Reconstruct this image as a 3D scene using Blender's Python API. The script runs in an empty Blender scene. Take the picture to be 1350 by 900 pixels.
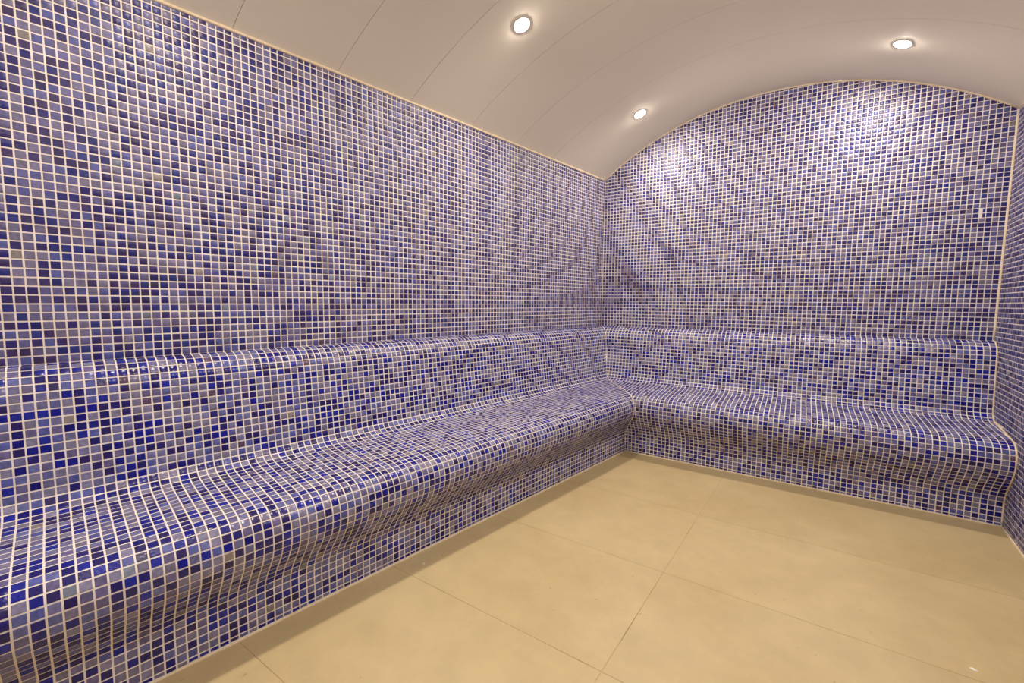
import bpy, math, random
import numpy as np
from mathutils import Matrix, Vector

random.seed(7)
rng = np.random.default_rng(7)
scene = bpy.context.scene
col = scene.collection

# ------------------------------------------------------------------ camera, world, exposure
U = 0.027                                   # metres per mosaic pitch; all lengths below are in pitches
F_PX = 568.87
CAM = (53.592, -132.855, 7.112)
CAM_ROT = tuple(math.radians(a) for a in (84.893, -0.5357, 33.687))
cam_data = bpy.data.cameras.new('camera')
cam_data.sensor_width = 36.0
cam_data.lens = F_PX / 1350 * 36.0
cam_data.clip_start = 0.02
cam = bpy.data.objects.new('camera', cam_data)
cam.location = [c * U for c in CAM]
cam.rotation_euler = CAM_ROT
col.objects.link(cam)
scene.camera = cam

world = bpy.data.worlds.new('world')
world.use_nodes = True
world.node_tree.nodes['Background'].inputs[0].default_value = (0.8, 0.8, 0.85, 1)
world.node_tree.nodes['Background'].inputs[1].default_value = 0.05
scene.world = world

LAMP_COLOR = (1.0, 0.89, 0.77)
LAMP_STRENGTH = 915.0
scene.view_settings.view_transform = 'Standard'
scene.view_settings.look = 'None'
scene.view_settings.gamma = 1.0
scene.view_settings.use_curve_mapping = False
scene.view_settings.exposure = 0.0

# ------------------------------------------------------------------ room geometry (pitches)
BETA = math.radians(9.515)                  # the left wall splays outward towards the camera
SB, CB = math.sin(BETA), math.cos(BETA)
MIT = (1 - SB) / CB                         # bench mitre: along-wall offset per unit of depth
TB = SB / CB
RT = 0.061                                  # right wall leans in towards the camera
XR0 = 88.3
ZF = -33.6                                  # floor
ZL, ZR = 45.9, 47.4                         # spring lines of the vault
RISE = 15.0
YF = -178.0                                 # wall behind the camera
Z3 = np.array((0., 0., 1.))

def x_left(y): return TB * y
def x_right(y): return XR0 + RT * y
def z_ceil(x, y):
    x0, x1 = x_left(y), x_right(y)
    c, h = (x0 + x1) / 2, (x1 - x0) / 2
    rr = (h * h + RISE * RISE) / (2 * RISE)
    return ZL + (ZR - ZL) * (x - x0) / (x1 - x0) + np.sqrt(np.maximum(rr * rr - (x - c) ** 2, 0)) - (rr - RISE)

class Frame:
    """A wall's own axes: u runs along it from the corner, d out of it into the room, z up."""
    def __init__(self, o, e, n):
        self.o, self.e, self.n = np.array(o, float), np.array(e, float), np.array(n, float)
    def __call__(self, u, d, z):
        u, d, z = np.broadcast_arrays(np.asarray(u, float), np.asarray(d, float), np.asarray(z, float))
        return self.o + u[..., None] * self.e + d[..., None] * self.n + z[..., None] * Z3
class SaggingFrame(Frame):
    """the left run was set out by hand: its ledge drops a little towards the camera end"""
    def __call__(self, u, d, z):
        u, d, z = np.broadcast_arrays(np.asarray(u, float), np.asarray(d, float), np.asarray(z, float))
        drop = 0.0048 * u
        z = np.where(z <= 0, z - drop * (z - ZF) / -ZF, z - drop * np.clip(1 - z / ZL, 0, 1))
        return super().__call__(u, d, z)
RN = math.hypot(1, RT)
LEFT = SaggingFrame((0, 0, 0), (-SB, -CB, 0), (CB, -SB, 0))
BACK = Frame((0, 0, 0), (1, 0, 0), (0, -1, 0))
RIGHT = Frame((XR0, 0, 0), (-RT / RN, -1 / RN, 0), (-1 / RN, RT / RN, 0))
FRONT = Frame((x_left(YF), YF, 0), (1, 0, 0), (0, 1, 0))

# ------------------------------------------------------------------ materials
def new_mat(name):
    m = bpy.data.materials.new(name)
    m.use_nodes = True
    nt = m.node_tree
    return m, nt, nt.nodes['Principled BSDF']

def noise_mix(nt, base_socket_or_color, other, scale, detail, lo, hi, coord='Object'):
    """base colour drifting towards another through a noise"""
    tc = nt.nodes.new('ShaderNodeTexCoord')
    nz = nt.nodes.new('ShaderNodeTexNoise')
    nz.inputs['Scale'].default_value = scale
    nz.inputs['Detail'].default_value = detail
    nt.links.new(tc.outputs[coord], nz.inputs['Vector'])
    mr = nt.nodes.new('ShaderNodeMapRange')
    mr.inputs['From Min'].default_value, mr.inputs['From Max'].default_value = lo, hi
    nt.links.new(nz.outputs['Fac'], mr.inputs['Value'])
    mx = nt.nodes.new('ShaderNodeMix'); mx.data_type = 'RGBA'
    nt.links.new(mr.outputs['Result'], mx.inputs['Factor'])
    if isinstance(base_socket_or_color, tuple):
        mx.inputs['A'].default_value = (*base_socket_or_color, 1)
    else:
        nt.links.new(base_socket_or_color, mx.inputs['A'])
    mx.inputs['B'].default_value = (*other, 1)
    return mx.outputs['Result'], tc

def add_bump(nt, bsdf, tc, scale, strength, dist, coord='Object', detail=3):
    nz = nt.nodes.new('ShaderNodeTexNoise')
    nz.inputs['Scale'].default_value = scale
    nz.inputs['Detail'].default_value = detail
    nt.links.new(tc.outputs[coord], nz.inputs['Vector'])
    bp = nt.nodes.new('ShaderNodeBump')
    bp.inputs['Strength'].default_value = strength
    bp.inputs['Distance'].default_value = dist
    nt.links.new(nz.outputs['Fac'], bp.inputs['Height'])
    nt.links.new(bp.outputs['Normal'], bsdf.inputs['Normal'])

def srgb(r, g, b):
    f = lambda c: c / 12.92 if c <= 0.04045 else ((c + 0.055) / 1.055) ** 2.4
    return tuple(f(v / 255) for v in (r, g, b))

def tile_material(name, from_object, rough, ior):
    m, nt, b = new_mat(name)
    if from_object:
        src = nt.nodes.new('ShaderNodeObjectInfo').outputs['Color']
    else:
        a = nt.nodes.new('ShaderNodeAttribute'); a.attribute_name = 'Col'
        src = a.outputs['Color']
    tc = nt.nodes.new('ShaderNodeNewGeometry')
    nz = nt.nodes.new('ShaderNodeTexNoise')
    nz.inputs['Scale'].default_value = 90
    nz.inputs['Detail'].default_value = 2
    nt.links.new(tc.outputs['Position'], nz.inputs['Vector'])
    mr = nt.nodes.new('ShaderNodeMapRange')
    mr.inputs['From Min'].default_value, mr.inputs['From Max'].default_value = 0.3, 0.7
    mr.inputs['To Min'].default_value, mr.inputs['To Max'].default_value = 0.82, 1.18
    nt.links.new(nz.outputs['Fac'], mr.inputs['Value'])
    vm = nt.nodes.new('ShaderNodeVectorMath'); vm.operation = 'SCALE'
    nt.links.new(src, vm.inputs[0]); nt.links.new(mr.outputs['Result'], vm.inputs['Scale'])
    nt.links.new(vm.outputs['Vector'], b.inputs['Base Color'])
    b.inputs['Roughness'].default_value = rough
    b.inputs['IOR'].default_value = ior
    bp = nt.nodes.new('ShaderNodeBump')
    bp.inputs['Strength'].default_value = 0.25
    bp.inputs['Distance'].default_value = 0.002
    n2 = nt.nodes.new('ShaderNodeTexNoise'); n2.inputs['Scale'].default_value = 160
    nt.links.new(tc.outputs['Position'], n2.inputs['Vector'])
    nt.links.new(n2.outputs['Fac'], bp.inputs['Height'])
    nt.links.new(bp.outputs['Normal'], b.inputs['Normal'])
    return m
# the bench glass is clear and glossy; the wall glass is rougher, with reflected light painted into its palette
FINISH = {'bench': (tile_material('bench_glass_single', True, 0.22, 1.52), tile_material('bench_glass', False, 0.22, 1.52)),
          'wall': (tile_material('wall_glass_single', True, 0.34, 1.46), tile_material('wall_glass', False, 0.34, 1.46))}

def plain(name, color, other, scale, rough, bump=0.15, bump_scale=150, lo=0.35, hi=0.7):
    m, nt, b = new_mat(name)
    out, tc = noise_mix(nt, color, other, scale, 5, lo, hi)
    nt.links.new(out, b.inputs['Base Color'])
    b.inputs['Roughness'].default_value = rough
    add_bump(nt, b, tc, bump_scale, bump, 0.001)
    return m
M_GROUT = plain('cream_grout', srgb(247, 239, 231), srgb(239, 228, 217), 6, 0.75)
M_BEAD = plain('sealant', srgb(236, 222, 196), srgb(230, 210, 176), 9, 0.6)
M_CEIL = plain('ceiling_panel', srgb(238, 232, 216), srgb(234, 227, 210), 1.5, 0.7, 0.02, 20)
M_BACKING = plain('ceiling_backing', srgb(206, 192, 176), srgb(186, 170, 154), 5, 0.8)
M_RING = plain('white_enamel', srgb(225, 220, 210), srgb(220, 214, 204), 20, 0.35, 0.02)
M_JOINT = plain('floor_joint', srgb(196, 172, 126), srgb(150, 124, 84), 7, 0.9, lo=0.5, hi=0.7)
M_CHIP = plain('white_chip', srgb(245, 240, 230), srgb(236, 230, 218), 60, 0.7)

def floor_material():
    m, nt, b = new_mat('beige_porcelain')
    out, tc = noise_mix(nt, srgb(201, 182, 138), srgb(191, 170, 124), 1.7, 6, 0.35, 0.68, 'Object')
    nz = nt.nodes.new('ShaderNodeTexNoise'); nz.inputs['Scale'].default_value = 9; nz.inputs['Detail'].default_value = 8
    nz.inputs['Roughness'].default_value = 0.65
    nt.links.new(tc.outputs['Object'], nz.inputs['Vector'])
    mr = nt.nodes.new('ShaderNodeMapRange')
    mr.inputs['From Min'].default_value, mr.inputs['From Max'].default_value = 0.3, 0.7
    mr.inputs['To Min'].default_value, mr.inputs['To Max'].default_value = 0.93, 1.06
    nt.links.new(nz.outputs['Fac'], mr.inputs['Value'])
    oi = nt.nodes.new('ShaderNodeObjectInfo')
    mo = nt.nodes.new('ShaderNodeMapRange')
    mo.inputs['To Min'].default_value, mo.inputs['To Max'].default_value = 0.97, 1.03
    nt.links.new(oi.outputs['Random'], mo.inputs['Value'])
    mm = nt.nodes.new('ShaderNodeMath'); mm.operation = 'MULTIPLY'
    nt.links.new(mr.outputs['Result'], mm.inputs[0]); nt.links.new(mo.outputs['Result'], mm.inputs[1])
    vm = nt.nodes.new('ShaderNodeVectorMath'); vm.operation = 'SCALE'
    nt.links.new(out, vm.inputs[0]); nt.links.new(mm.outputs['Value'], vm.inputs['Scale'])
    # sparse dark flecks
    vz = nt.nodes.new('ShaderNodeTexNoise'); vz.inputs['Scale'].default_value = 45; vz.inputs['Detail'].default_value = 1
    nt.links.new(tc.outputs['Object'], vz.inputs['Vector'])
    fr = nt.nodes.new('ShaderNodeMapRange')
    fr.inputs['From Min'].default_value, fr.inputs['From Max'].default_value = 0.76, 0.80
    fr.inputs['To Max'].default_value = 0.35
    nt.links.new(vz.outputs['Fac'], fr.inputs['Value'])
    mx = nt.nodes.new('ShaderNodeMix'); mx.data_type = 'RGBA'
    nt.links.new(fr.outputs['Result'], mx.inputs['Factor'])
    nt.links.new(vm.outputs['Vector'], mx.inputs['A'])
    mx.inputs['B'].default_value = (*srgb(130, 100, 65), 1)
    nt.links.new(mx.outputs['Result'], b.inputs['Base Color'])
    b.inputs['Roughness'].default_value = 0.55
    add_bump(nt, b, tc, 60, 0.08, 0.001)
    return m
M_FLOOR = floor_material()

def lamp_material():
    m, nt, b = new_mat('lit_lens')
    b.inputs['Base Color'].default_value = (0.9, 0.9, 0.88, 1)
    b.inputs['Emission Color'].default_value = (*LAMP_COLOR, 1)
    b.inputs['Emission Strength'].default_value = LAMP_STRENGTH
    return m
M_LENS = lamp_material()

# ------------------------------------------------------------------ object helpers
def tag(o, label=None, cat=None, group=None, kind=None):
    if label: o['label'] = label
    if cat: o['category'] = cat
    if group: o['group'] = group
    if kind: o['kind'] = kind
    return o

def mesh_obj(name, verts, faces, mat, parent=None, smooth=False):
    me = bpy.data.meshes.new(name)
    me.from_pydata([tuple(float(c) * U for c in v) for v in verts], [], faces)
    me.validate(); me.update()
    if mat: me.materials.append(mat)
    if smooth:
        me.polygons.foreach_set('use_smooth', [True] * len(me.polygons))
    o = bpy.data.objects.new(name, me)
    col.objects.link(o)
    if parent: o.parent = parent
    return o

def recalc(o):
    import bmesh
    bm = bmesh.new(); bm.from_mesh(o.data)
    bmesh.ops.recalc_face_normals(bm, faces=bm.faces)
    bm.to_mesh(o.data); bm.free()
    return o

def empty(name, loc=(0, 0, 0)):
    o = bpy.data.objects.new(name, None)
    o.empty_display_size = 0.1
    o.location = [c * U for c in loc]
    col.objects.link(o)
    return o

def prism(ring_a, ring_b):
    """solid between two matching rings of points"""
    n = len(ring_a)
    v = list(ring_a) + list(ring_b)
    f = [tuple(range(n)), tuple(reversed(range(n, 2 * n)))]
    f += [(i, n + i, n + (i + 1) % n, (i + 1) % n) for i in range(n)]
    return v, f

def tube(points, r, sides=7):
    pts = [np.array(p, float) for p in points]
    v, f = [], []
    for i, p in enumerate(pts):
        t = pts[min(i + 1, len(pts) - 1)] - pts[max(i - 1, 0)]
        t /= np.linalg.norm(t)
        a = np.cross(t, (0.31, 0.22, 0.92)); a /= np.linalg.norm(a)
        b = np.cross(t, a)
        w = r * (0.85 + 0.3 * rng.random())
        for k in range(sides):
            th = 2 * math.pi * k / sides
            v.append(p + w * (math.cos(th) * a + math.sin(th) * b))
    for i in range(len(pts) - 1):
        for k in range(sides):
            k2 = (k + 1) % sides
            f.append((i * sides + k, i * sides + k2, (i + 1) * sides + k2, (i + 1) * sides + k))
    f.append(tuple(range(sides)))
    f.append(tuple(reversed(range((len(pts) - 1) * sides, len(pts) * sides))))
    return v, f

def bead(name, pts, r, parent, mat=None):
    v, f = tube(pts, r)
    return recalc(mesh_obj(name, v, f, mat or M_BEAD, parent, True))

# ------------------------------------------------------------------ mosaic
GAP = 0.16
TILE_H = 0.042
BEV = 0.045
PALETTE = {
    'bench': ([srgb(*c) for c in ((14, 14, 118), (26, 22, 104), (36, 30, 112), (10, 20, 140), (40, 30, 96), (26, 38, 150))],
              [srgb(*c) for c in ((112, 112, 156), (98, 104, 160), (122, 120, 148), (84, 92, 162), (128, 126, 158), (104, 98, 142))]),
    'wall': ([srgb(*c) for c in ((43, 37, 108), (50, 43, 106), (57, 46, 104), (38, 40, 116), (63, 50, 100), (44, 52, 126))],  # greyer than the bench set: the wash of reflections is put into the colour
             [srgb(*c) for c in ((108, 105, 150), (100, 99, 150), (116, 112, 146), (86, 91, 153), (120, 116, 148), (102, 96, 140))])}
ODD = [srgb(*c) for c in ((140, 134, 132), (92, 74, 100), (120, 130, 150))]

def tile_colours(n, finish):
    dark, light = PALETTE[finish]
    out = np.empty((n, 3))
    for i in range(n):
        q = random.random()
        c = random.choice(dark) if q < 0.46 else random.choice(light) if q < 0.993 else random.choice(ODD)
        s = random.uniform(0.85, 1.15)
        out[i] = [min(1, v * s) for v in c]
    return out

class Tiles:
    """collects mosaic tiles of one surface as corner quads"""
    def __init__(self):
        self.q, self.n, self.full = [], [], []
    def add(self, quad, normal, full):
        self.q.append(quad); self.n.append(normal); self.full.append(full)
    def arrays(self):
        return np.array(self.q), np.array(self.n), np.array(self.full, bool)

CAM_R = np.array(cam.rotation_euler.to_matrix())
def to_pixels(P):
    q = (P - np.array(CAM)) @ CAM_R
    w = np.where(-q[..., 2] > 0.5, -q[..., 2], np.nan)
    return np.stack([675 + F_PX * q[..., 0] / w, 450 - F_PX * q[..., 1] / w], -1)

def pixel_area(quads, normals):
    px = to_pixels(quads)
    x, y = px[..., 0], px[..., 1]
    a = 0.5 * np.abs(sum(x[:, i] * y[:, (i + 1) % 4] - x[:, (i + 1) % 4] * y[:, i] for i in range(4)))
    inside = ((x > 0) & (x < 1350) & (y > 0) & (y < 900)).all(1)
    facing = ((np.array(CAM) - quads.mean(1)) * normals).sum(1) > 0
    return np.where(inside & facing & np.isfinite(a), a, 0)

def orient(quads, normals):
    c = np.cross(quads[:, 1] - quads[:, 0], quads[:, 3] - quads[:, 0])
    flip = (c * normals).sum(1) < 0
    quads[flip] = quads[flip][:, ::-1]
    c = np.cross(quads[:, 1] - quads[:, 0], quads[:, 3] - quads[:, 0])
    return quads, c / np.linalg.norm(c, axis=1)[:, None]

def mosaic_mesh(name, quads, normals, colours, parent, finish):
    n = len(quads)
    if n == 0: return None
    quads, nrm = orient(quads.copy(), normals)
    cen = quads.mean(1, keepdims=True)
    tilt = rng.normal(0, 0.014, (n, 2))
    ex = quads[:, 1] - quads[:, 0]; ey = quads[:, 3] - quads[:, 0]
    s = np.array([(-.5, -.5), (.5, -.5), (.5, .5), (-.5, .5)])
    lift = TILE_H + (tilt @ s.T) + rng.uniform(-0.012, 0.012, (n, 1))
    low = quads - nrm[:, None] * 0.02
    rim = quads + nrm[:, None] * (lift - 0.025)[..., None]
    lw = np.linalg.norm(quads - cen, axis=2, keepdims=True)
    top = cen + (quads - cen) * np.maximum(1 - BEV * 1.4 / np.maximum(lw, .05), .3) + nrm[:, None] * lift[..., None]
    v = np.concatenate([low, rim, top], 1).reshape(-1, 3) * U
    base = []
    for a, b in ((0, 4), (4, 8)):
        for i in range(4):
            j = (i + 1) % 4
            base.append((a + i, a + j, b + j, b + i))
    base.append((8, 9, 10, 11))
    idx = (np.arange(n)[:, None, None] * 12 + np.array(base)[None]).reshape(-1)
    me = bpy.data.meshes.new(name)
    nf = n * 9
    me.vertices.add(len(v)); me.vertices.foreach_set('co', v.ravel())
    me.loops.add(nf * 4); me.loops.foreach_set('vertex_index', idx.astype(np.int32))
    me.polygons.add(nf)
    me.polygons.foreach_set('loop_start', np.arange(0, nf * 4, 4, dtype=np.int32))
    me.polygons.foreach_set('loop_total', np.full(nf, 4, np.int32))
    ca = me.color_attributes.new('Col', 'FLOAT_COLOR', 'POINT')
    ca.data.foreach_set('color', np.repeat(np.concatenate([colours, np.ones((n, 1))], 1), 12, axis=0).ravel())
    me.update(calc_edges=True); me.validate()
    me.materials.append(FINISH[finish][1])
    o = bpy.data.objects.new(name, me)
    col.objects.link(o); o.parent = parent
    o['kind'] = 'stuff'
    return o

def unit_tile(finish):
    b = BEV
    v = []
    for k, (s, z) in enumerate(((.5, -0.02), (.5, TILE_H - 0.025), (.5 - b, TILE_H))):
        v += [(-s, -s, z), (s, -s, z), (s, s, z), (-s, s, z)]
    f = []
    for a, c in ((0, 4), (4, 8)):
        for i in range(4):
            j = (i + 1) % 4
            f.append((a + i, a + j, c + j, c + i))
    f.append((8, 9, 10, 11))
    me = bpy.data.meshes.new('tile')
    me.from_pydata([tuple(c * U for c in q) for q in v], [], f); me.update()
    me.materials.append(FINISH[finish][0])
    return me
TILE_ME = {k: unit_tile(k) for k in FINISH}

def tile_object(quad, normal, colour, parent, finish):
    q, n = orient(quad[None].copy(), normal[None]); q, n = q[0], n[0]
    ex = (q[1] - q[0] + q[2] - q[3]) / 2; ey = (q[3] - q[0] + q[2] - q[1]) / 2
    lx, ly = np.linalg.norm(ex), np.linalg.norm(ey)
    ex, ey = ex / lx, np.cross(n, ex / lx)
    t1, t2 = rng.normal(0, 0.014, 2)
    n2 = n + t1 * ex + t2 * ey; n2 /= np.linalg.norm(n2)
    ex = ex - (ex @ n2) * n2; ex /= np.linalg.norm(ex); ey = np.cross(n2, ex)
    c = q.mean(0) * U
    m = Matrix(((ex[0] * lx, ey[0] * ly, n2[0], c[0]), (ex[1] * lx, ey[1] * ly, n2[1], c[1]),
                (ex[2] * lx, ey[2] * ly, n2[2], c[2]), (0, 0, 0, 1)))
    o = bpy.data.objects.new('tile', TILE_ME[finish])
    col.objects.link(o); o.parent = parent
    o.matrix_basis = m
    o.color = (*colour, 1)
    return o

def lay(sets, limit=300):
    """sets: [(Tiles, parent)] of one thing: its 300 largest in view become objects, the rest one mosaic each"""
    data, areas = [], []
    for k, (t, parent) in enumerate(sets):
        q, n, full = t.arrays()
        a = pixel_area(q, n) * full
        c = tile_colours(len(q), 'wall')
        data.append((q, n, c, parent)); areas += [(v, k, i) for i, v in enumerate(a) if v > 0]
    areas.sort(reverse=True)
    pick = [set() for _ in sets]
    for v, k, i in areas[:limit]: pick[k].add(i)
    for k, (q, n, c, parent) in enumerate(data):
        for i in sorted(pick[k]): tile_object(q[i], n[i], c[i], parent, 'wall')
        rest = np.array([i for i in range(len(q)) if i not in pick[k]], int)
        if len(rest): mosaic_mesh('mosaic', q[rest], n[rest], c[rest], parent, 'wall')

def jit(): return random.uniform(-0.012, 0.012)

def flat_field(fr, u0, u1, z0, z1, top=None, skip=None, sliver=()):
    """upright mosaic on a flat wall, its top row cut along top(u)"""
    t = Tiles()
    g = GAP / 2
    for r in range(int(math.floor(z0)), int(math.ceil(z1))):
        for c in range(int(math.floor(u0)), int(math.ceil(u1))):
            a, b = max(c + g, u0 + .12) + jit(), min(c + 1 - g, u1 - .12) + jit()
            lo, hi = max(r + g, z0) + jit(), r + 1 - g + jit()
            if (c, r) in sliver: a = b - .42          # a broken tile: grout shows beside it
            if b - a < .18: continue
            ha, hb = (min(hi, top(a) - .12), min(hi, top(b) - .12)) if top else (min(hi, z1 - .12),) * 2
            if min(ha, hb) - lo < 0.06 : 
                if max(ha, hb) - lo < .3: continue
                ha, hb = max(ha, lo + .05), max(hb, lo + .05)
            if skip and skip((a + b) / 2, (lo + hi) / 2): continue
            full = (ha == hi and hb == hi and lo > z0 and b - a > .8)
            t.add(fr([a, b, b, a], 0, [lo, lo, hb, ha]), fr.n, full)
    return t

# ------------------------------------------------------------------ bench profile (depth, height)
KEY = [(0, 0), (1.0, -.12), (2.0, -.5), (2.9, -1.3), (3.5, -2.5), (3.8, -4), (4.2, -8), (4.75, -12), (4.95, -13.8),
       (5.25, -14.9), (6.1, -15.8), (7.8, -16.25), (12, -16.5), (16, -16.75), (18.8, -17.0), (20.4, -17.45), (21.4, -18.3),
       (21.9, -19.6), (21.95, -21.1), (21.5, -22.6), (20.5, -24.2), (19.3, -25.8), (18.35, -27.4), (17.95, -29.0), (18.0, -33.6)]
def catmull(k, n=12):
    k = [np.array(p, float) for p in k]
    k = [2 * k[0] - k[1]] + k + [2 * k[-1] - k[-2]]
    out = []
    for i in range(1, len(k) - 2):
        p0, p1, p2, p3 = k[i - 1:i + 3]
        for j in range(n):
            t = j / n
            out.append(.5 * (2 * p1 + (p2 - p0) * t + (2 * p0 - 5 * p1 + 4 * p2 - p3) * t * t + (3 * p1 - p0 - 3 * p2 + p3) * t ** 3))
    out.append(k[-2])
    return np.array(out)
PROF = catmull(KEY)
ARC = np.concatenate([[0], np.cumsum(np.linalg.norm(np.diff(PROF, axis=0), axis=1))])
def prof(s): return np.array((np.interp(s, ARC, PROF[:, 0]), np.interp(s, ARC, PROF[:, 1])))
def arc_at(pred):                       # first arc length where pred(d, z) holds
    for s in np.arange(0, ARC[-1], 0.02):
        if pred(*prof(s)): return s
S_SEAT = arc_at(lambda d, z: z < -14.6)
S_NOSE = arc_at(lambda d, z: z < -22.8)
SECTIONS = [('backrest', 0, S_SEAT), ('seat', S_SEAT, S_NOSE), ('plinth', S_NOSE, ARC[-1])]

def inside_bench(d, z):
    ds = np.interp(-z, -np.minimum.accumulate(PROF[:, 1]), PROF[:, 0])
    return z < 0 and d < ds

def bench(name, fr, start, end, label, cat, group, floor_to):
    """start(d), end(d): where the run begins and stops along its wall at depth d"""
    root = tag(empty(name, fr(start(10) / 2 + end(10) / 2, 9, ZF)), label, cat, group)
    off = np.array(root.location) / U
    sets = []
    for part, s0, s1 in SECTIONS:
        ss = [s for s in np.linspace(s0, s1, max(8, int((s1 - s0) * 2)))]
        ring = [prof(s) for s in ss]
        ring += [np.array((0.0, ring[-1][1]))] + ([np.array((0.0, ring[0][1]))] if s0 > 0 else [])
        A = [fr(start(d), d, z) - off for d, z in ring]
        B = [fr(end(d), d, z) - off for d, z in ring]
        v, f = prism(A, B)
        p = recalc(mesh_obj(part, v, f, M_GROUT, root))
        t = Tiles()
        r0, r1 = int(math.floor(s0 + .5)), int(math.floor(s1 + .5))
        if part == 'plinth': r1 = int(math.ceil(s1))
        for r in range(r0, r1):
            a, b = r + GAP / 2, min(r + 1 - GAP / 2, ARC[-1] - .25)
            if b - a < .25: continue
            (d0, z0), (d1, z1) = prof(a), prof(b)
            n2 = np.array((-(z1 - z0), d1 - d0)); n2 /= np.linalg.norm(n2)
            # the chord of a rounded stretch lies inside the surface: lift it back out
            mid = prof((a + b) / 2) - np.array(((d0 + d1) / 2, (z0 + z1) / 2))
            k = max(0, mid @ n2)
            d0, z0, d1, z1 = d0 + k * n2[0], z0 + k * n2[1], d1 + k * n2[0], z1 + k * n2[1]
            lo0, lo1, hi0, hi1 = start(d0) + .12, start(d1) + .12, end(d0) - .15, end(d1) - .15
            nw = fr.n * n2[0] + Z3 * n2[1]
            for c in range(int(min(lo0, lo1)), int(max(hi0, hi1)) + 1):
                ca, cb2 = c + GAP / 2 + jit(), c + 1 - GAP / 2 + jit()
                u = [max(ca, lo0), min(cb2, hi0), min(cb2, hi1), max(ca, lo1)]
                if (u[1] - u[0]) < .05 or (u[2] - u[3]) < .05:
                    if max(u[1] - u[0], u[2] - u[3]) < .3: continue
                    if u[1] - u[0] < .05: u[0], u[1] = (u[1] - .05, u[1]) if ca < lo0 - .1 else (u[0], u[0] + .05)
                    if u[2] - u[3] < .05: u[3], u[2] = (u[2] - .05, u[2]) if ca < lo1 - .1 else (u[3], u[3] + .05)
                full = u[0] == ca == u[3] and u[1] == cb2 == u[2] and b == r + 1 - GAP / 2
                t.add(fr(u, [d0, d0, d1, d1], [z0, z0, z1, z1]) - off, nw, full)
        sets.append((t, p))
    # the pixel test needs room coordinates: measure there, lay in the bench's own
    data = []
    for t, p in sets:
        q, n, full = t.arrays()
        data.append((pixel_area(q + off, n) * full, q, n, tile_colours(len(q), 'bench'), p))
    allv = sorted(((v, k, i) for k, d in enumerate(data) for i, v in enumerate(d[0]) if v > 0), reverse=True)[:300]
    for k, (a, q, n, c, p) in enumerate(data):
        mine = {i for v, kk, i in allv if kk == k}
        for i in sorted(mine): tile_object(q[i], n[i], c[i], p, 'bench')
        rest = np.array([i for i in range(len(q)) if i not in mine], int)
        mosaic_mesh('mosaic', q[rest], n[rest], c[rest], p, 'bench')
    L = np.arange(start(18) + .2, end(18) - .2, 2.0)
    bead('sealant_bead', [fr(u, 18.12, ZF + .1) - off for u in list(L) + [end(18) - .2]], .22, root)
    return root, off

# ------------------------------------------------------------------ walls
def wall(name, label, fr, outline, thick, back_dir):
    a = [fr(u, 0, z) for u, z in outline]
    b = [p - fr.n * thick for p in a]
    v, f = prism(a, b)
    o = recalc(mesh_obj(name, v, f, M_GROUT))
    return tag(o, label, 'wall', kind='structure')

UL = -YF / CB                                # length of the left wall
w_left = wall('wall_left', 'long blue mosaic wall rising behind the bench at left', LEFT,
              [(0, ZF), (UL, ZF), (UL, ZL + .6), (0, ZL + .6)], 2, 0)
xs = np.linspace(0, XR0, 61)
w_back = wall('wall_back', 'far blue mosaic wall with an arched top', BACK,
              [(0, ZF), (XR0, ZF)] + [(x, z_ceil(x, 0) + .6) for x in xs[::-1]], 2, 0)
UR = -YF * RN
w_right = wall('wall_right', 'narrow slice of blue mosaic wall at the right edge', RIGHT,
               [(0, ZF), (UR, ZF), (UR, ZR + .6), (0, ZR + .6)], 2, 0)
XF0, XF1 = x_left(YF), x_right(YF)
xs2 = np.linspace(XF0, XF1, 41)
w_front = wall('wall_front', 'blue mosaic wall behind the camera', FRONT,
               [(0, ZF), (XF1 - XF0, ZF)] + [(x - XF0, z_ceil(x, YF) + .6) for x in xs2[::-1]], 2, 0)

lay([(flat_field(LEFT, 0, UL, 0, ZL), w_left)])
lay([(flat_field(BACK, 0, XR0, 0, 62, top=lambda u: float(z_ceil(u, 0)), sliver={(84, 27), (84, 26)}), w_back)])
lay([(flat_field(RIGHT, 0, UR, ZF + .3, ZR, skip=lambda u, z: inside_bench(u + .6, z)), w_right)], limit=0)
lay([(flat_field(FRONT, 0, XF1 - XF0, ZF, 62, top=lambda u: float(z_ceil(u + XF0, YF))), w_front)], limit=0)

# cream sealant where wall meets ceiling, wall meets wall, wall meets floor
bead('sealant_bead', [LEFT(u, .05, ZL - .12) for u in np.arange(.2, UL, 2.5)], .24, w_left)
bead('sealant_bead', [BACK(x, .05, float(z_ceil(x, 0)) - .05) for x in np.linspace(.3, XR0 - .3, 60)], .22, w_back)
bead('sealant_bead', [BACK(0.08, .08, z) for z in np.arange(.3, ZL, 2.3)], .12, w_back)
bead('sealant_bead', [RIGHT(.08, .10, z) for z in np.arange(.3, ZR, 2.3)], .19, w_right)
bead('sealant_bead', [RIGHT(u, .05, ZF + .1) for u in np.arange(18.4, UR - 1, 2.3)], .24, w_right)
bead('sealant_bead', [RIGHT(u, .05, ZR - .1) for u in np.arange(.3, UR - 1, 2.5)], .24, w_right)

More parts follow.
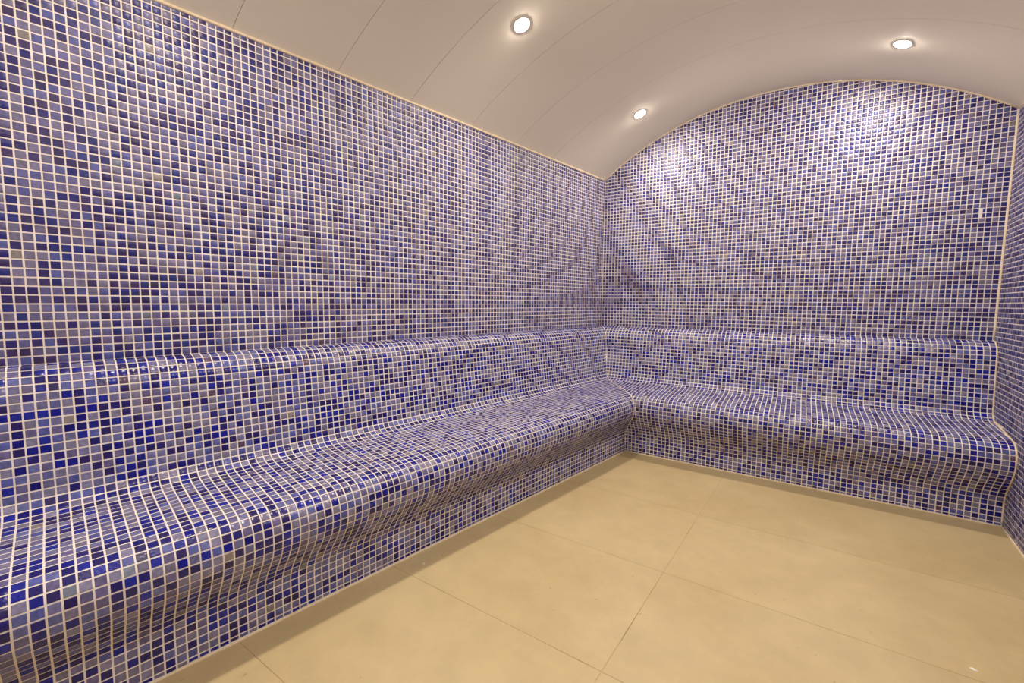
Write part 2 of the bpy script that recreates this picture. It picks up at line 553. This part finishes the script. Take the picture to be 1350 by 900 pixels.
# ------------------------------------------------------------------ floor: backing slab, large porcelain tiles
corners = [(0, 0), (XR0, 0), (x_right(YF), YF), (x_left(YF), YF)]
v, f = prism([np.array((x, y, ZF - .05)) for x, y in corners], [np.array((x, y, ZF - 3)) for x, y in corners])
floor = tag(recalc(mesh_obj('floor', v, f, M_JOINT)), 'beige floor of large porcelain tiles', 'floor', kind='structure')
XJ = [-52.0, -6.0, 38.5, 87.5, 130.0]
YJ = [0.5, -23.0, -45.4, -67.9, -90.1, -110.6, -132.8, -155.2, -180.0]
SK = 0.045                                   # the long joint drifts left towards the camera
def clip_poly(poly, a, b, c):                # keep a*x + b*y <= c
    out = []
    for i, p in enumerate(poly):
        q = poly[(i + 1) % len(poly)]
        fp, fq = a * p[0] + b * p[1] - c, a * q[0] + b * q[1] - c
        if fp <= 0: out.append(p)
        if (fp < 0 < fq) or (fq < 0 < fp):
            t = fp / (fp - fq)
            out.append((p[0] + t * (q[0] - p[0]), p[1] + t * (q[1] - p[1])))
    return out
G = 0.045
for i in range(len(XJ) - 1):
    for j in range(len(YJ) - 1):
        y1, y0 = YJ[j] - G, YJ[j + 1] + G
        sx = lambda x, y: x + SK * (y + 68)
        poly = [(sx(XJ[i] + G, y0), y0), (sx(XJ[i + 1] - G, y0), y0), (sx(XJ[i + 1] - G, y1), y1), (sx(XJ[i] + G, y1), y1)]
        poly = clip_poly(poly, 0, 1, -.1)
        poly = clip_poly(poly, 0, -1, -YF - .1)
        poly = clip_poly(poly, -1, TB, -.1) if poly else poly
        poly = clip_poly(poly, 1, -RT, XR0 - .1) if poly else poly
        if len(poly) < 3: continue
        ar = .5 * abs(sum(poly[k][0] * poly[(k + 1) % len(poly)][1] - poly[(k + 1) % len(poly)][0] * poly[k][1] for k in range(len(poly))))
        if ar < 3: continue
        lift = random.uniform(-.004, .004)
        cx, cy = sum(p[0] for p in poly) / len(poly), sum(p[1] for p in poly) / len(poly)
        ins = [(cx + (p[0] - cx) * .9985, cy + (p[1] - cy) * .9985) for p in poly]
        n = len(poly)
        vv = [(*p, ZF - .06) for p in poly] + [(*p, ZF - .015 + lift) for p in poly] + [(*p, ZF + lift) for p in ins]
        ff = [tuple(reversed(range(n))), tuple(range(2 * n, 3 * n))]
        for a in (0, n):
            ff += [(a + k, a + (k + 1) % n, a + n + (k + 1) % n, a + n + k) for k in range(n)]
        recalc(mesh_obj('floor_tile', vv, ff, M_FLOOR, floor))

# ------------------------------------------------------------------ vaulted ceiling: backing shell and panels between cross seams
def vault_strip(y0, y1, dz0, dz1, n=56):
    v, f = [], []
    for y in (y0, y1):
        for dz in (dz0, dz1):
            x0, x1 = x_left(y) + .03, x_right(y) - .03
            for k in range(n + 1):
                x = x0 + (x1 - x0) * (1 - math.cos(math.pi * k / n)) / 2
                v.append((x, y, float(z_ceil(x, y)) + dz))
    m = n + 1
    for k in range(n):
        f.append((k, k + 1, 2 * m + k + 1, 2 * m + k))
        f.append((m + k, 3 * m + k, 3 * m + k + 1, m + k + 1))
        f.append((k, m + k, m + k + 1, k + 1))
        f.append((2 * m + k, 2 * m + k + 1, 3 * m + k + 1, 3 * m + k))
    f.append((0, 2 * m, 3 * m, m)); f.append((n, m + n, 3 * m + n, 2 * m + n))
    return v, f
v, f = [], []
ceiling = None
ys = np.linspace(-.02, YF + .02, 9)
for a, b in zip(ys[:-1], ys[1:]):
    vv, ff = vault_strip(a, b, .3, 1.2)
    o = len(v); v += vv; f += [tuple(i + o for i in q) for q in ff]
ceiling = tag(recalc(mesh_obj('ceiling', v, f, M_BACKING)), 'vaulted off-white ceiling of wide panels with faint cross seams', 'ceiling', kind='structure')
SEAMS = [-.02, -27.0, -41.3, -55.5, -71.0, -85.3, -100.6, -115.5, -130.0, -144.8, -159.8, YF + .02]
for a, b in zip(SEAMS[:-1], SEAMS[1:]):
    vv, ff = vault_strip(a - (.032 if a < -1 else 0), b + (.032 if b > YF + 1 else 0), 0, .3)
    p = recalc(mesh_obj('ceiling_panel', vv, ff, M_CEIL, ceiling))
    me = p.data
    me.polygons.foreach_set('use_smooth', [True] * len(me.polygons))
    me.set_sharp_from_angle(angle=math.radians(35))

# ------------------------------------------------------------------ benches
bench('mosaic_bench', LEFT, lambda d: d * MIT, lambda d: (-YF - SB * d) / CB - .05,
      'long built-in blue mosaic bench running along the left wall', 'bench', 'built-in mosaic benches', None)
_, offb = bench('mosaic_bench', BACK, lambda d: d * MIT + .03, lambda d: XR0 - RT * d - .08,
      'shorter built-in blue mosaic bench under the arched far wall', 'bench', 'built-in mosaic benches', None)
# grout line along the mitre and along the right-hand end of the far bench
bench_back = [o for o in col.objects if o.name.startswith('mosaic_bench')][-1]
bead('mitre_bead', [BACK(prof(s)[0] * MIT, prof(s)[0] + .02, prof(s)[1] + .02) - offb for s in np.arange(.4, ARC[-1], .6)], .09, bench_back)
bead('end_bead', [BACK(XR0 - RT * prof(s)[0] - .14, prof(s)[0] + .02, prof(s)[1] + .02) - offb for s in np.arange(.4, ARC[-1], .6)], .15, bench_back)

# ------------------------------------------------------------------ downlights
def lathe(profile, n=32):
    v, f = [], []
    for r, z in profile:
        for k in range(n):
            a = 2 * math.pi * k / n
            v.append((r * math.cos(a), r * math.sin(a), z))
    for i in range(len(profile) - 1):
        for k in range(n):
            k2 = (k + 1) % n
            f.append((i * n + k, i * n + k2, (i + 1) * n + k2, (i + 1) * n + k))
    return v, f
def downlight(x, y, label):
    z = float(z_ceil(x, y)); e = .05
    gx = float(z_ceil(x + e, y) - z_ceil(x - e, y)) / (2 * e); gy = float(z_ceil(x, y + e) - z_ceil(x, y - e)) / (2 * e)
    n = Vector((gx, gy, -1)).normalized()           # into the room
    root = tag(empty('downlight', (x, y, z)), label, 'ceiling light', 'recessed ceiling downlights')
    root.rotation_euler = n.to_track_quat('Z', 'Y').to_euler()
    v, f = lathe([(1.62, -.1), (1.62, .03), (1.56, .08), (1.46, .09), (1.38, .06), (1.36, .02), (1.36, -.1)])
    recalc(mesh_obj('trim_ring', v, f, M_RING, root, True))
    v, f = lathe([(1.30, .0), (1.27, .065), (1.12, .12), (.85, .17), (.48, .20), (.02, .21)])
    f.append(tuple(range(5 * 32, 6 * 32)))
    recalc(mesh_obj('lens', v, f, M_LENS, root, True))
    return root
downlight(15.9, -16.9, 'small round downlight in the vault directly above the bench corner')
downlight(9.3, -64.1, 'small round downlight at top centre of the photo, above the left bench')
downlight(2.6, -111.3, 'third round downlight of the left row, out of frame above the left bench')
downlight(-4.2, -158.5, 'added round downlight continuing the left row, out of frame behind the camera')  # unseen lamp added to brighten the near end of the left bench
downlight(67.2, -17.5, 'small round downlight at upper right, in front of the arch top')
downlight(64.4, -64.7, 'second round downlight of the right row, out of frame')
downlight(61.5, -111.9, 'third round downlight of the right row, out of frame above the camera')
downlight(58.6, -159.1, 'added round downlight continuing the right row, out of frame behind the camera')  # its unseen partner, added for the same extra light

# ------------------------------------------------------------------ crumbs on the floor
def chip(x, y, sx, sy, ang, label):
    v, f = [], []
    n = 9
    rr = [random.uniform(.75, 1.1) for _ in range(n)]
    for z, s in ((0, 1), (.09, .92), (.13, .6)):
        for k in range(n):
            a = 2 * math.pi * k / n
            px, py = sx * s * rr[k] * math.cos(a), sy * s * rr[k] * math.sin(a)
            v.append((px * math.cos(ang) - py * math.sin(ang), px * math.sin(ang) + py * math.cos(ang), z))
    f = [tuple(reversed(range(n))), tuple(range(2 * n, 3 * n))]
    for a in (0, n):
        f += [(a + k, a + (k + 1) % n, a + n + (k + 1) % n, a + n + k) for k in range(n)]
    o = mesh_obj('plaster_chip', v, f, M_CHIP)
    o.location = (x * U, y * U, (ZF + .008) * U)
    return tag(o, label, 'debris', 'white chips on the floor')
chip(72.2, -66.2, .42, .2, -.5, 'white plaster chip on the beige floor at lower right')
chip(6.9, -87.0, .22, .15, .3, 'tiny white chip on the shaded floor beside the left bench')
